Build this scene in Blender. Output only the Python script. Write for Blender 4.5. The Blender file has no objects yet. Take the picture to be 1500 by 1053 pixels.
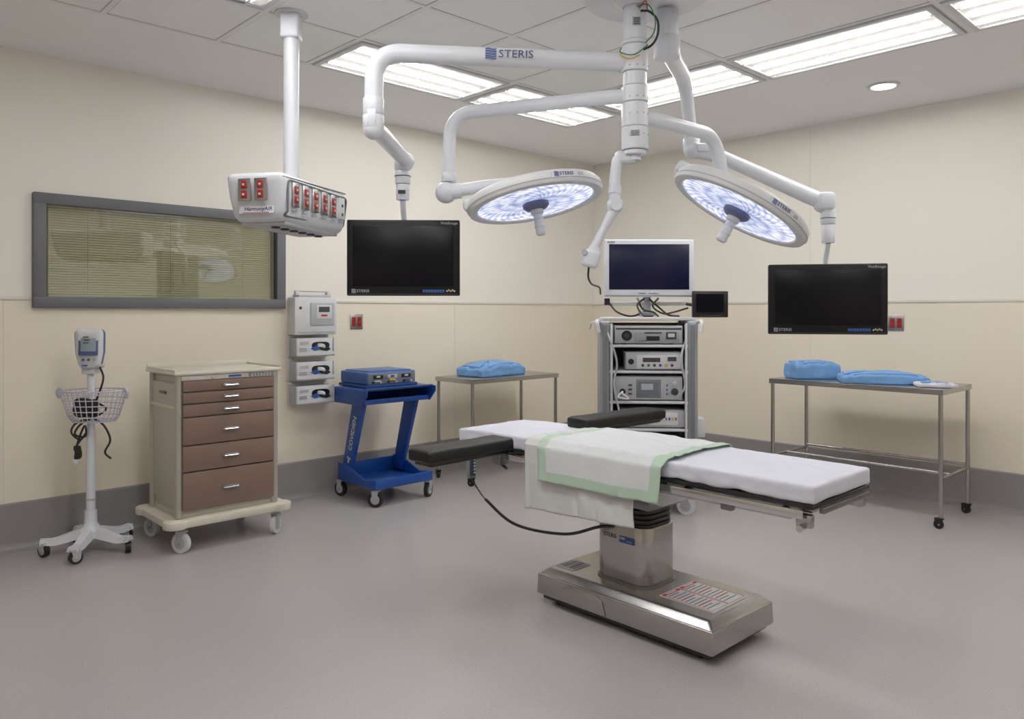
import bpy,bmesh,math
from mathutils import Vector,Matrix,noise
R=math.radians
sc=bpy.context.scene
# ------------------------------------------------------------------ materials
def lin(c):
    o=[]
    for v in c:
        v/=255.0
        o.append(v/12.92 if v<=.04045 else ((v+.055)/1.055)**2.4)
    return (*o,1)
def mat(name,rgb,rough=.5,metal=0,var=.05,scale=6,bump=0,bscale=60,emit=0,coat=0,stretch=None,spec=.5):
    m=bpy.data.materials.new(name);m.use_nodes=True
    nt=m.node_tree;b=nt.nodes['Principled BSDF']
    tc=nt.nodes.new('ShaderNodeTexCoord');mp=nt.nodes.new('ShaderNodeMapping')
    nt.links.new(tc.outputs['Object'],mp.inputs[0])
    if stretch: mp.inputs['Scale'].default_value=stretch
    n=nt.nodes.new('ShaderNodeTexNoise');n.inputs['Scale'].default_value=scale;n.inputs['Detail'].default_value=4
    nt.links.new(mp.outputs[0],n.inputs['Vector'])
    cr=nt.nodes.new('ShaderNodeValToRGB');c=lin(rgb)
    cr.color_ramp.elements[0].position=.3;cr.color_ramp.elements[1].position=.7
    cr.color_ramp.elements[0].color=(*[v*(1-var) for v in c[:3]],1)
    cr.color_ramp.elements[1].color=(*[min(1,v*(1+var)) for v in c[:3]],1)
    nt.links.new(n.outputs['Fac'],cr.inputs[0]);nt.links.new(cr.outputs[0],b.inputs['Base Color'])
    b.inputs['Roughness'].default_value=rough;b.inputs['Metallic'].default_value=metal
    b.inputs['Coat Weight'].default_value=coat;b.inputs['Specular IOR Level'].default_value=spec
    if emit:
        nt.links.new(cr.outputs[0],b.inputs['Emission Color']);b.inputs['Emission Strength'].default_value=emit
    if bump:
        n2=nt.nodes.new('ShaderNodeTexNoise');n2.inputs['Scale'].default_value=bscale;n2.inputs['Detail'].default_value=3
        nt.links.new(mp.outputs[0],n2.inputs['Vector'])
        bp=nt.nodes.new('ShaderNodeBump');bp.inputs['Strength'].default_value=bump;bp.inputs['Distance'].default_value=.01
        nt.links.new(n2.outputs['Fac'],bp.inputs['Height']);nt.links.new(bp.outputs[0],b.inputs['Normal'])
    return m
WHITE=mat('white_enamel',(219,222,230),.28,var=.02)
WHITE2=mat('white_plastic',(210,211,214),.4,var=.03)
LGREY=mat('light_grey_plastic',(174,176,182),.45,var=.03)
MGREY=mat('mid_grey_plastic',(118,121,126),.45)
DGREY=mat('dark_grey',(56,58,62),.5)
BLACK=mat('black_plastic',(16,16,18),.35)
RUBBER=mat('black_rubber',(22,22,23),.6)
VINYL=mat('black_vinyl',(16,16,18),.5,bump=.05,bscale=80,spec=.35)
STEEL=mat('brushed_steel',(176,174,173),.26,1,var=.08,scale=14,stretch=(1,14,30))
STEELD=mat('dark_steel',(128,127,127),.35,1,var=.08)
CHROME=mat('chrome',(205,205,207),.15,1,var=.02)
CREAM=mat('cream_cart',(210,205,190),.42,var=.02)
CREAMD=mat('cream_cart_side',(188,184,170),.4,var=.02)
POST=mat('satin_metal_post',(182,180,170),.38,.5,var=.02)
BROWN=mat('brown_drawer',(122,99,87),.45,var=.03)
BLUE=mat('blue_powder_coat',(14,68,152),.38,var=.05)
BLUED=mat('deep_blue',(22,60,124),.45)
NAVY=mat('navy',(34,50,100),.4)
VBLUE=mat('monitor_shell_blue',(66,84,132),.4)
CASEB=mat('generator_casing_blue',(50,92,158),.4)
CASEG=mat('generator_front_grey',(104,112,126),.4)
INK=mat('ink',(25,28,34),.5)
LOGOB=mat('logo_blue',(40,80,150),.5)
RED=mat('red_receptacle',(154,20,24),.35)
REDM=mat('red_print',(190,40,40),.5)
GREEN=mat('green_print',(40,120,60),.5)
YEL=mat('yellow_print',(210,170,50),.5)
SHEET=mat('white_sheet',(214,215,227),.85,var=.02,bump=.25,bscale=18)
SHEET2=mat('cream_sheet',(206,207,203),.85,var=.03,bump=.3,bscale=20)
SHEET3=mat('drape_white',(213,216,219),.85,var=.02,bump=.25,bscale=20)
GTOWEL=mat('green_border_cloth',(178,202,182),.85,var=.03,bump=.3,bscale=26)
PACK=mat('blue_wrap',(112,162,220),.75,var=.08,scale=12,bump=.4,bscale=14)
TAPE=mat('tan_tape',(200,190,150),.6)
SCREEN=mat('dark_screen',(7,7,14),.3,var=.1,spec=.22)
SCREENB=mat('navy_screen',(14,15,46),.3,var=.1,spec=.25)
BEZEL=mat('monitor_bezel_black',(15,15,17),.4,spec=.3)
LCD=mat('lcd_grey_green',(134,150,156),.2)
GREYP=mat('equipment_grey',(154,156,162),.4,var=.03)
TPOST=mat('tower_post_grey',(150,152,158),.4,var=.03)
FRAMEG=mat('window_frame_grey',(98,99,104),.5,var=.03)
BLIND=mat('blind_slat',(212,206,180),.5,var=.04)
OLIVE=mat('beyond_wall',(130,127,104),.8)
LENSHUB=mat('hub_blue_grey',(92,100,136),.35)
WIREG=mat('lilac_grey',(192,192,206),.4)
def floor_mat():
    m=mat('speckled_vinyl_floor',(169,164,166),.26,var=.025,scale=1.3)
    nt=m.node_tree;b=nt.nodes['Principled BSDF'];cr=b.inputs['Base Color'].links[0].from_node
    tc=[n for n in nt.nodes if n.type=='TEX_COORD'][0]
    n=nt.nodes.new('ShaderNodeTexNoise');n.inputs['Scale'].default_value=165;n.inputs['Detail'].default_value=2
    nt.links.new(tc.outputs['Object'],n.inputs['Vector'])
    r=nt.nodes.new('ShaderNodeValToRGB');e=r.color_ramp.elements
    e[0].position=.31;e[0].color=(.5,.49,.48,1);e[1].position=.36;e[1].color=(1,1,1,1)
    x=e.new(.66);x.color=(1,1,1,1);y=e.new(.70);y.color=(1.3,1.3,1.3,1)
    nt.links.new(n.outputs['Fac'],r.inputs[0])
    mx=nt.nodes.new('ShaderNodeMix');mx.data_type='RGBA';mx.blend_type='MULTIPLY';mx.inputs[0].default_value=.7
    nt.links.new(cr.outputs[0],mx.inputs[6]);nt.links.new(r.outputs[0],mx.inputs[7]);nt.links.new(mx.outputs[2],b.inputs['Base Color'])
    return m
FLOOR=floor_mat()
BASE=mat('cove_base_grey',(138,134,135),.45,var=.08,scale=90)
def wall_mat():
    m=mat('wall_panel',(240,235,225),.42,var=.01,scale=.8)
    nt=m.node_tree;b=nt.nodes['Principled BSDF'];cr=b.inputs['Base Color'].links[0].from_node
    g=nt.nodes.new('ShaderNodeNewGeometry');sx=nt.nodes.new('ShaderNodeSeparateXYZ');nt.links.new(g.outputs['Position'],sx.inputs[0])
    lt=nt.nodes.new('ShaderNodeMath');lt.operation='LESS_THAN';lt.inputs[1].default_value=1.48;nt.links.new(sx.outputs[2],lt.inputs[0])
    mx=nt.nodes.new('ShaderNodeMix');mx.data_type='RGBA';mx.blend_type='MULTIPLY'
    nt.links.new(lt.outputs[0],mx.inputs[0]);nt.links.new(cr.outputs[0],mx.inputs[6]);mx.inputs[7].default_value=(.96,.91,.82,1)
    nt.links.new(mx.outputs[2],b.inputs['Base Color']);return m
WALL=wall_mat()
TRIM=mat('wall_trim',(222,216,202),.4,var=.02)
CEIL=mat('ceiling_white',(246,246,246),.7,var=.01)
TBAR=mat('ceiling_bar',(240,240,240),.5,var=.02)
GAP=mat('ceiling_gap',(176,176,176),.8)
EMIT=mat('troffer_lamp',(255,253,250),.5,var=.01,emit=20.0)
EMIT2=mat('troffer_reflector_glow',(225,223,218),.6,var=.02,emit=.3)  # reflector is no lamp; faint emission stands for tube light falling on it
DOWN=mat('downlight_lens',(255,246,228),.5,var=.01,emit=12)
def lens_mat():
    m=mat('led_lens',(140,152,190),.25,var=.05)
    nt=m.node_tree;b=nt.nodes['Principled BSDF'];L=nt.links.new
    tc=[n for n in nt.nodes if n.type=='TEX_COORD'][0]
    def ma(op,a,b_=None,c_=None):
        n=nt.nodes.new('ShaderNodeMath');n.operation=op
        for i,v in enumerate((a,b_,c_)):
            if v is None: continue
            if isinstance(v,(int,float)): n.inputs[i].default_value=v
            else: L(v,n.inputs[i])
        return n.outputs[0]
    sx=nt.nodes.new('ShaderNodeSeparateXYZ');L(tc.outputs['Object'],sx.inputs[0])
    ang=ma('ARCTAN2',sx.outputs[1],sx.outputs[0])
    rad=ma('SQRT',ma('ADD',ma('MULTIPLY',sx.outputs[0],sx.outputs[0]),ma('MULTIPLY',sx.outputs[1],sx.outputs[1])))
    w1=ma('ABSOLUTE',ma('SINE',ma('ADD',ma('MULTIPLY',ang,17),ma('MULTIPLY',rad,60))))
    w2=ma('ABSOLUTE',ma('SINE',ma('ADD',ma('MULTIPLY',ang,-3),ma('MULTIPLY',rad,34))))
    nz=nt.nodes.new('ShaderNodeTexNoise');nz.inputs['Scale'].default_value=13;nz.inputs['Distortion'].default_value=1.5;L(tc.outputs['Object'],nz.inputs['Vector'])
    p=ma('ADD',ma('ADD',ma('MULTIPLY',w1,.24),ma('MULTIPLY',w2,.22)),ma('MULTIPLY',nz.outputs['Fac'],.8))
    # moulded divisions between the lens segments
    sec=ma('GREATER_THAN',ma('ABSOLUTE',ma('SINE',ma('ADD',ma('MULTIPLY',ang,5),ma('MULTIPLY',rad,5)))),.1)
    p=ma('MULTIPLY',p,ma('ADD',ma('MULTIPLY',sec,.25),.75))
    # brighter towards the outer ring of LEDs
    p=ma('MULTIPLY',p,ma('ADD',ma('MULTIPLY',rad,1.1),.78))
    r=nt.nodes.new('ShaderNodeValToRGB');e=r.color_ramp.elements
    e[0].position=.38;e[0].color=(.11,.14,.28,1);e[1].position=.88;e[1].color=(1,1,1,1)
    x=e.new(.6);x.color=(.40,.47,.78,1)
    L(p,r.inputs[0]);L(r.outputs[0],b.inputs['Emission Color'])
    b.inputs['Emission Strength'].default_value=.78
    return m
LENS=lens_mat()
def glass_mat():
    m=bpy.data.materials.new('window_glass');m.use_nodes=True;nt=m.node_tree;nt.nodes.clear()
    o=nt.nodes.new('ShaderNodeOutputMaterial');mx=nt.nodes.new('ShaderNodeMixShader')
    t=nt.nodes.new('ShaderNodeBsdfTransparent');t.inputs[0].default_value=(.91,.92,.87,1)
    g=nt.nodes.new('ShaderNodeBsdfGlossy');g.inputs['Roughness'].default_value=.03
    mx.inputs[0].default_value=.11
    nt.links.new(t.outputs[0],mx.inputs[1]);nt.links.new(g.outputs[0],mx.inputs[2]);nt.links.new(mx.outputs[0],o.inputs[0]);return m
GLASS=glass_mat()
# ------------------------------------------------------------------ mesh kit
def face(loc,d='-y'):
    q={'-y':Matrix.Rotation(R(90),4,'X'),
       '+x':Matrix.Rotation(R(90),4,'Z')@Matrix.Rotation(R(90),4,'X'),
       '-x':Matrix.Rotation(R(-90),4,'Z')@Matrix.Rotation(R(90),4,'X'),
       '+z':Matrix.Identity(4),'-z':Matrix.Rotation(R(180),4,'X')}[d]
    return Matrix.Translation(loc)@q
def rnd(pts,rad,k=6):
    P=[Vector(p) for p in pts];out=[P[0]]
    for i in range(1,len(P)-1):
        a,b,c=P[i-1],P[i],P[i+1]
        ra=min(rad,(a-b).length*.48,(c-b).length*.48)
        s=b+(a-b).normalized()*ra;e=b+(c-b).normalized()*ra
        for j in range(k+1):
            t=j/k;out.append(s*(1-t)**2+b*2*t*(1-t)+e*t*t)
    out.append(P[-1]);return out
def spl(pts,k=8):
    P=[Vector(p) for p in pts];P=[P[0]*2-P[1]]+P+[P[-1]*2-P[-2]];o=[]
    for i in range(1,len(P)-2):
        for j in range(k):
            t=j/k;a,b,c,d=P[i-1],P[i],P[i+1],P[i+2]
            o.append(.5*((2*b)+(c-a)*t+(2*a-5*b+4*c-d)*t*t+(3*b-a-3*c+d)*t**3))
    o.append(P[-2]);return o
def rrect(hx,hy,r,k=6):
    o=[]
    for cx,cy,a0 in ((hx-r,hy-r,0),(-hx+r,hy-r,90),(-hx+r,-hy+r,180),(hx-r,-hy+r,270)):
        for i in range(k+1):
            a=R(a0+90*i/k);o.append((cx+r*math.cos(a),cy+r*math.sin(a)))
    return o
class M:
    def __init__(s): s.bm=bmesh.new();s.mats=[]
    def mi(s,m):
        if m not in s.mats: s.mats.append(m)
        return s.mats.index(m)
    def add(s,t,m,mtx=None,keep=False):
        if mtx is not None: t.transform(mtx)
        if not keep:
            i=s.mi(m)
            for f in t.faces: f.material_index=i
        for f in t.faces: f.smooth=True
        me=bpy.data.meshes.new('t');t.to_mesh(me);t.free();s.bm.from_mesh(me);bpy.data.meshes.remove(me);return s
    def box(s,c,size,m,b=0,seg=2,taper=None,mtx=None):
        t=bmesh.new();bmesh.ops.create_cube(t,size=1)
        for v in t.verts:
            if taper and v.co.z>0: v.co.x*=taper[0];v.co.y*=taper[1]
            v.co=Vector((v.co.x*size[0],v.co.y*size[1],v.co.z*size[2]))
        if b: bmesh.ops.bevel(t,geom=t.edges[:],offset=min(b,min(size)*.49),segments=seg,affect='EDGES',profile=.5)
        T=Matrix.Translation(c)
        return s.add(t,m,(T@mtx) if mtx is not None else T)
    def cyl(s,p1,p2,r,m,r2=None,n=20):
        p1=Vector(p1);p2=Vector(p2);d=p2-p1;t=bmesh.new()
        bmesh.ops.create_cone(t,cap_ends=True,segments=n,radius1=r,radius2=r if r2 is None else r2,depth=d.length)
        q=d.to_track_quat('Z','Y').to_matrix().to_4x4()
        return s.add(t,m,Matrix.Translation((p1+p2)/2)@q)
    def sph(s,c,r,m,sc_=(1,1,1),n=16):
        t=bmesh.new();bmesh.ops.create_uvsphere(t,u_segments=n,v_segments=n//2+2,radius=r)
        return s.add(t,m,Matrix.Translation(c)@Matrix.Diagonal((*sc_,1)))
    def lathe(s,prof,m,loc=(0,0,0),n=40,mtx=None,sx=1,sy=1):
        t=bmesh.new();rings=[]
        for r,z in prof:
            if r<1e-6: rings.append([t.verts.new((0,0,z))])
            else: rings.append([t.verts.new((r*sx*math.cos(2*math.pi*i/n),r*sy*math.sin(2*math.pi*i/n),z)) for i in range(n)])
        for a,b in zip(rings,rings[1:]):
            for i in range(n):
                j=(i+1)%n
                if len(a)==1 and len(b)==1: continue
                if len(a)==1: t.faces.new((a[0],b[j],b[i]))
                elif len(b)==1: t.faces.new((a[i],a[j],b[0]))
                else: t.faces.new((a[i],a[j],b[j],b[i]))
        bmesh.ops.recalc_face_normals(t,faces=t.faces[:])
        T=Matrix.Translation(loc)
        return s.add(t,m,(T@mtx) if mtx is not None else T)
    def tube(s,pts,r,m,n=12,closed=False):
        P=[Vector(p) for p in pts];N=len(P)
        rr=r if isinstance(r,(list,tuple)) else [r]*N
        if len(rr)!=N: rr=[rr[0]+(rr[-1]-rr[0])*i/(N-1) for i in range(N)]
        t=bmesh.new();rings=[];up=None
        for i in range(N):
            if closed: d=P[(i+1)%N]-P[i-1]
            else: d=P[min(i+1,N-1)]-P[max(i-1,0)]
            d.normalize()
            if up is None: up=d.orthogonal().normalized()
            up=(up-d*up.dot(d)).normalized();w=d.cross(up)
            rings.append([t.verts.new(P[i]+(up*math.cos(2*math.pi*k/n)+w*math.sin(2*math.pi*k/n))*rr[i]) for k in range(n)])
        rg=range(N) if closed else range(N-1)
        for i in rg:
            a,b=rings[i],rings[(i+1)%N]
            for k in range(n): t.faces.new((a[k],a[(k+1)%n],b[(k+1)%n],b[k]))
        if not closed:
            t.faces.new(rings[0][::-1]);t.faces.new(rings[-1])
        bmesh.ops.recalc_face_normals(t,faces=t.faces[:])
        return s.add(t,m)
    def prism(s,pts,h,m,mtx=None,b=0):
        t=bmesh.new();v=[t.verts.new((x,y,0)) for x,y in pts];f=t.faces.new(v)
        e=bmesh.ops.extrude_face_region(t,geom=[f])
        for g in e['geom']:
            if isinstance(g,bmesh.types.BMVert): g.co.z+=h
        bmesh.ops.recalc_face_normals(t,faces=t.faces[:])
        if b: bmesh.ops.bevel(t,geom=t.edges[:],offset=b,segments=2,affect='EDGES',profile=.5)
        return s.add(t,m,mtx)
    def soft(s,c,size,r,m,n=(14,14,4),amp=0,freq=6,fn=None,mtx=None,seed=0):
        t=bmesh.new();h=Vector(size)/2
        for ax in range(3):
            u,v=(ax+1)%3,(ax+2)%3
            for sg in (-1,1):
                g=[]
                for i in range(n[u]+1):
                    row=[]
                    for j in range(n[v]+1):
                        p=Vector((0,0,0));p[ax]=sg*h[ax]
                        p[u]=h[u]*(2*i/n[u]-1)
                        p[v]=h[v]*(2*j/n[v]-1)
                        row.append(t.verts.new(p))
                    g.append(row)
                for i in range(n[u]):
                    for j in range(n[v]):
                        t.faces.new((g[i][j],g[i+1][j],g[i+1][j+1],g[i][j+1]))
        bmesh.ops.remove_doubles(t,verts=t.verts[:],dist=1e-5)
        bmesh.ops.recalc_face_normals(t,faces=t.faces[:])
        for v in t.verts:
            p=v.co.copy();q=Vector([max(-(h[k]-r),min(h[k]-r,p[k])) for k in range(3)])
            d=p-q
            if d.length>1e-7: dn=d.normalized();p=q+dn*min(r,d.length if max(abs(x) for x in d)<r*.99 else r)
            else: dn=Vector((0,0,1))
            if amp: p+=dn*amp*noise.noise(p*freq+Vector((seed,seed,seed)))*1.6
            if fn: p=fn(p)
            v.co=p
        T=Matrix.Translation(c)
        return s.add(t,m,(T@mtx) if mtx is not None else T)
    def text(s,txt,mtx,size,m,align='CENTER',bold=0,bend=None,sx=1,t=.0006):
        cu=bpy.data.curves.new('txt','FONT');cu.body=txt;cu.size=size;cu.align_x=align;cu.align_y='CENTER'
        cu.extrude=t;cu.offset=bold*size;cu.resolution_u=2
        ob=bpy.data.objects.new('txt',cu);sc.collection.objects.link(ob)
        bpy.context.view_layer.update()
        me=bpy.data.meshes.new_from_object(ob.evaluated_get(bpy.context.evaluated_depsgraph_get()))
        bpy.data.objects.remove(ob);bpy.data.curves.remove(cu)
        tb=bmesh.new();tb.from_mesh(me);bpy.data.meshes.remove(me)
        for v in tb.verts:
            v.co.x*=sx
            if bend:
                a=v.co.x/bend;rr=bend+v.co.z;v.co=Vector((rr*math.sin(a),v.co.y,rr*math.cos(a)-bend))
        return s.add(tb,m,mtx)
    def logo(s,mtx,h,m,m2,bend=None):
        for k in range(5):
            y0=-h*.6+k*h*.27;pts=[]
            for i in range(9): pts.append((-h*1.5+i*h*.16,y0+math.sin(i*.8)*h*.05))
            for i in range(8,-1,-1): pts.append((-h*1.5+i*h*.16,y0+h*.15+math.sin(i*.8)*h*.05))
            s.prism(pts,.0012,m2,mtx@Matrix.Translation((0,0,-.0002)))
        return s.text('STERIS',mtx,h*1.25,m,align='LEFT',bold=.006,sx=1.12)
    def obj(s,name,parent=None,loc=(0,0,0),rot=(0,0,0),label=None,cat=None,group=None,kind=None,mods=None):
        me=bpy.data.meshes.new(name);s.bm.to_mesh(me);s.bm.free()
        for m in s.mats: me.materials.append(m)
        try: me.set_sharp_from_angle(angle=R(38))
        except Exception: pass
        o=bpy.data.objects.new(name,me);sc.collection.objects.link(o)
        o.location=loc;o.rotation_euler=rot
        if parent: o.parent=parent
        if label:o['label']=label
        if cat:o['category']=cat
        if group:o['group']=group
        if kind:o['kind']=kind
        return o
def thing(name,loc,yaw,label,cat,group=None,kind=None):
    e=bpy.data.objects.new(name,None);e.empty_display_size=.1;sc.collection.objects.link(e)
    e.location=loc;e.rotation_euler=(0,0,R(yaw))
    if label:e['label']=label
    if cat:e['category']=cat
    if group:e['group']=group
    if kind:e['kind']=kind
    return e
# camera stands at the world origin; heading 46.5 deg from +X
F=Vector((math.cos(R(46.5)),math.sin(R(46.5))));RT=Vector((F.y,-F.x))
def fr(r,d,z=0):
    v=F*d+RT*r;return Vector((v.x,v.y,z))
CY=-43.5
H=2.95;WX=6.21;WY=5.29;X0=-1.9;Y0=-1.9
# ------------------------------------------------------------------ room
M().box(((X0+WX)/2,(Y0+WY)/2,-.05),(WX-X0+.3,WY-Y0+.3,.1),FLOOR).obj('floor',kind='structure')
w=M();a0,a1,z0,z1=1.12,2.645,1.47,2.07
w.box(((X0+a0)/2,WY+.06,H/2),(a0-X0,.12,H),WALL).box(((a1+WX+.12)/2,WY+.06,H/2),(WX+.12-a1,.12,H),WALL)
w.box(((a0+a1)/2,WY+.06,z0/2),(a1-a0,.12,z0),WALL).box(((a0+a1)/2,WY+.06,(z1+H)/2),(a1-a0,.12,H-z1),WALL)
w.obj('wall_left',kind='structure')
M().box((WX+.06,(Y0+WY)/2,H/2),(.12,WY-Y0,H),WALL).obj('wall_right',kind='structure')
M().box((X0-.06,(Y0+WY)/2,H/2),(.12,WY-Y0+.24,H),WALL).obj('wall_rear',kind='structure')
M().box(((X0+WX)/2,Y0-.06,H/2),(WX-X0+.24,.12,H),WALL).obj('wall_near',kind='structure')
c=M();c.box(((X0+WX)/2,(Y0+WY)/2,H+.05),(WX-X0+.3,WY-Y0+.3,.1),CEIL)
def bar(x0,y0,x1,y1):
    cx,cy=(x0+x1)/2,(y0+y1)/2;lx,ly=abs(x1-x0),abs(y1-y0)
    if lx>ly:
        c.box((cx,cy,H-.0008),(lx,.034,.002),GAP).box((cx,cy,H-.002),(lx,.027,.003),TBAR)
    else:
        c.box((cx,cy,H-.001),(.034,ly,.002),GAP).box((cx,cy,H-.0022),(.027,ly,.003),TBAR)
for y in (4.35,3.75,3.13,2.53,1.33,.13,-.6): bar(-.6,y,4.77,y)
for x in (-.6,.6,1.2,1.8,2.37,3.57,4.17,4.77): bar(x,-.6,x,4.35)
bar(2.97,-.6,2.97,3.75)
c.obj('ceiling',kind='structure')
def basebd(name,L,mtx):
    pr=[(0,0),(.055,0),(.04,.003),(.026,.012),(.017,.028),(.013,.05),(.012,.272),(.004,.28),(0,.28)]
    M().prism(pr,L,BASE,mtx).obj(name,kind='structure')
basebd('baseboard_left',WX-X0,Matrix(((0,0,1,X0),(-1,0,0,WY),(0,1,0,0),(0,0,0,1))))
basebd('baseboard_right',WY-Y0,Matrix(((-1,0,0,WX),(0,0,1,Y0),(0,1,0,0),(0,0,0,1))))
t=M();t.box(((X0+1.07)/2,WY-.004,1.482),(1.07-X0,.008,.02),TRIM,.002).box(((2.692+WX)/2,WY-.004,1.482),(WX-2.692,.008,.02),TRIM,.002).obj('trim_1',kind='structure')
M().box((WX-.004,(Y0+WY)/2,1.482),(.008,WY-Y0,.02),TRIM,.002).obj('trim_2',kind='structure')
M().box((4.32,WY-.001,.88),(.004,.002,1.19),TRIM).box((.93,WY-.001,.88),(.004,.002,1.19),TRIM).obj('trim_3',kind='structure')
M().box((WX-.001,2.93,.88),(.002,.004,1.19),TRIM).box((WX-.001,2.93,2.2),(.002,.004,1.4),TRIM).obj('trim_4',kind='structure')
# window
wn=thing('window_1',(1.88,WY,0),0,None,None,None,kind='structure')
ox0,ox1,oz0,oz1=1.0745-1.88,2.689-1.88,1.425,2.116;fw=.068
f=M();f.box(((ox0+ox1)/2,-.006,oz0+fw/2),(ox1-ox0,.06,fw),FRAMEG,.006).box(((ox0+ox1)/2,-.006,oz1-fw/2),(ox1-ox0,.06,fw),FRAMEG,.006)
f.box((ox0+fw/2,-.006,(oz0+oz1)/2),(fw,.06,oz1-oz0-2*fw+.01),FRAMEG,.006).box((ox1-fw/2,-.006,(oz0+oz1)/2),(fw,.06,oz1-oz0-2*fw+.01),FRAMEG,.006)
for x in (ox0+fw+.003,ox1-fw-.003): f.box((x,.0,(oz0+oz1)/2),(.006,.03,oz1-oz0-2*fw),DGREY)
f.obj('window_frame',wn)
M().box(((ox0+ox1)/2,-.004,(oz0+oz1)/2),(ox1-ox0-2*fw+.01,.003,oz1-oz0-2*fw+.01),GLASS).obj('window_glass',wn)
M().box(((ox0+ox1)/2,.16,(oz0+oz1)/2),(1.7,.02,.8),OLIVE).obj('window_backing',wn)
vb=thing('venetian_blind',(1.88,WY+.026,1.4),0,'beige horizontal-slat venetian blind lowered behind the window glass','window blind')
s=M();n=34
for i in range(n):
    z=.118+i*(.525/n);s.box((0,0,z),(1.43,.0185,.0012),BLIND,mtx=Matrix.Rotation(R(54),4,'X'))
for x in (-.5,0,.5): s.cyl((x,-.012,.1),(x,-.012,.64),.0012,BLIND,n=6)
s.obj('slats',vb)
M().box((0,0,.652),(1.45,.026,.025),BLIND,.003).obj('head_rail',vb)
M().box((0,0,.1),(1.43,.022,.014),BLIND,.003).obj('bottom_rail',vb)
# troffers
def troffer(cx,cy,lx,ly):
    th=thing('ceiling_light',(cx,cy,H),0,'white recessed rectangular fluorescent ceiling light, switched on','ceiling light','fluorescent ceiling lights')
    f=M();b=.035
    for sx in (-1,1):
        f.box((sx*(lx/2-b/2),0,-.007),(b,ly,.014),WHITE2,.003)
        f.box((0,sx*(ly/2-b/2),-.007),(lx-2*b+.004,b,.014),WHITE2,.003)
    f.obj('light_frame',th)
    iw,il=lx-2*b,ly-2*b;d=M();d.box((0,0,-.003),(iw,il,.004),EMIT2)
    for k in (-.5,.5):
        if lx>ly: d.box((0,k*il*.66,-.011),(iw,.014,.016),WHITE2)
        else: d.box((k*iw*.66,0,-.011),(.014,il,.016),WHITE2)
    d.obj('reflector',th)
    e=M()
    for k in (-1,0,1):
        if lx>ly: e.box((0,k*il/3.1,-.008),(iw*.97,il/8.5,.008),EMIT,.003)
        else: e.box((k*iw/3.1,0,-.008),(iw/8.5,il*.97,.008),EMIT,.003)
    e.obj('lamp_strip',th)
for a in [(2.975,4.05,1.16,.56),(4.18,4.05,1.14,.56),(4.47,3.12,.56,1.16),(4.47,1.93,.56,1.16),(4.47,.73,.56,1.16),
          (1.5,3.12,.56,1.16),(1.5,1.93,.56,1.16),(1.5,.73,.56,1.16),(2.97,-.22,1.16,.56),(.3,1.93,.56,1.16)]: troffer(*a)
dl=thing('downlight',(5.457,2.06,H),0,'small round recessed ceiling downlight, switched on','ceiling light')
M().lathe([(.075,-.002),(.08,-.012),(.1,-.01),(.102,0),(.075,0)],WHITE2).obj('trim_ring',dl)
M().lathe([(0,-.006),(.078,-.006),(.078,-.001),(0,-.001)],DOWN).obj('lamp_lens',dl)
cv=thing('air_vent',(1.52,3.56,H),0,'square grey slatted ceiling air vent','vent')
M().prism(rrect(.17,.17,.01,2),.008,WHITE2,Matrix.Translation((0,0,-.009))).obj('vent_frame',cv)
m=M();m.box((0,0,-.010),(.29,.29,.002),DGREY)
for i in range(9): m.box((0,-.13+i*.0325,-.014),(.29,.018,.003),MGREY,mtx=Matrix.Rotation(R(25),4,'X'))
m.obj('louvres',cv)
# ------------------------------------------------------------------ helpers
def caster(root,x,y,r,yaw=0,wh=None,hub=None,top=None,wd=.028):
    wh=wh or RUBBER;hub=hub or LGREY;top=top or r*2+.03
    m=M();q=Matrix.Translation((x,y,0))@Matrix.Rotation(R(yaw),4,'Z')
    def P(a,b,c_): return q@Vector((a,b,c_))
    o=.012
    m.cyl(P(-wd/2,o,r),P(wd/2,o,r),r,wh,n=28)
    m.cyl(P(-wd/2-.002,o,r),P(wd/2+.002,o,r),r*.62,hub,n=20).cyl(P(-wd/2-.01,o,r),P(wd/2+.01,o,r),r*.16,CHROME,n=10)
    for sx in (-1,1):
        m.prism([(-.012,0),(.02,0),(.026,r+.012),(-.026,r+.012)],.003,hub if hub is not RUBBER else CHROME,q@Matrix.Translation((sx*(wd/2+.006)-.0015,o,r-.006))@Matrix.Rotation(R(90),4,'Z')@Matrix.Rotation(R(90),4,'X'))
    m.box(P(0,o*.5,r*2+.008),(wd+.02,.05,.008),hub if hub is not RUBBER else CHROME,.002,mtx=Matrix.Rotation(R(yaw),4,'Z'))
    m.cyl(P(0,0,r*2+.004),P(0,0,top),.011,CHROME,n=12)
    return m.obj('caster',root)
# ------------------------------------------------------------------ operating table
ot=thing('operating_table',(2.885,2.2,0),0,'operating table with white-sheeted mattress on a steel pedestal','operating table')
b=M()
b.box((0,-.075,.093),(.49,.97,.096),STEEL,.007,3,taper=(.985,.992))
b.box((0,-.075,.153),(.478,.955,.034),STEEL,.009,3,taper=(.86,.93))
b.box((0,-.075,.038),(.45,.92,.03),BLACK,.004)
b.prism([(-.14,.0),(.14,0),(.12,.06),(.08,.085),(-.08,.085),(-.12,.06)],.004,STEEL,face((-.2445,.12,.05),'-x'),b=.001)
b.box((0,-.36,.1715),(.26,.27,.003),WHITE2,.001)
for cx_ in (-.065,.065):
    b.box((cx_,-.242,.1735),(.118,.018,.001),REDM).box((cx_,-.242,.1742),(.07,.008,.001),WHITE2)
    for i in range(10):
        w_=.1 if i%4 else .07
        b.box((cx_-(.1-w_)/2,-.265-.021*i,.1735),(w_,.006,.001),REDM if i in (3,7) else MGREY)
    for sx in (-1,1): b.box((cx_+sx*.0605,-.36,.1735),(.0018,.25,.001),REDM)
    b.box((cx_,-.484,.1735),(.121,.0018,.001),REDM)
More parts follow.
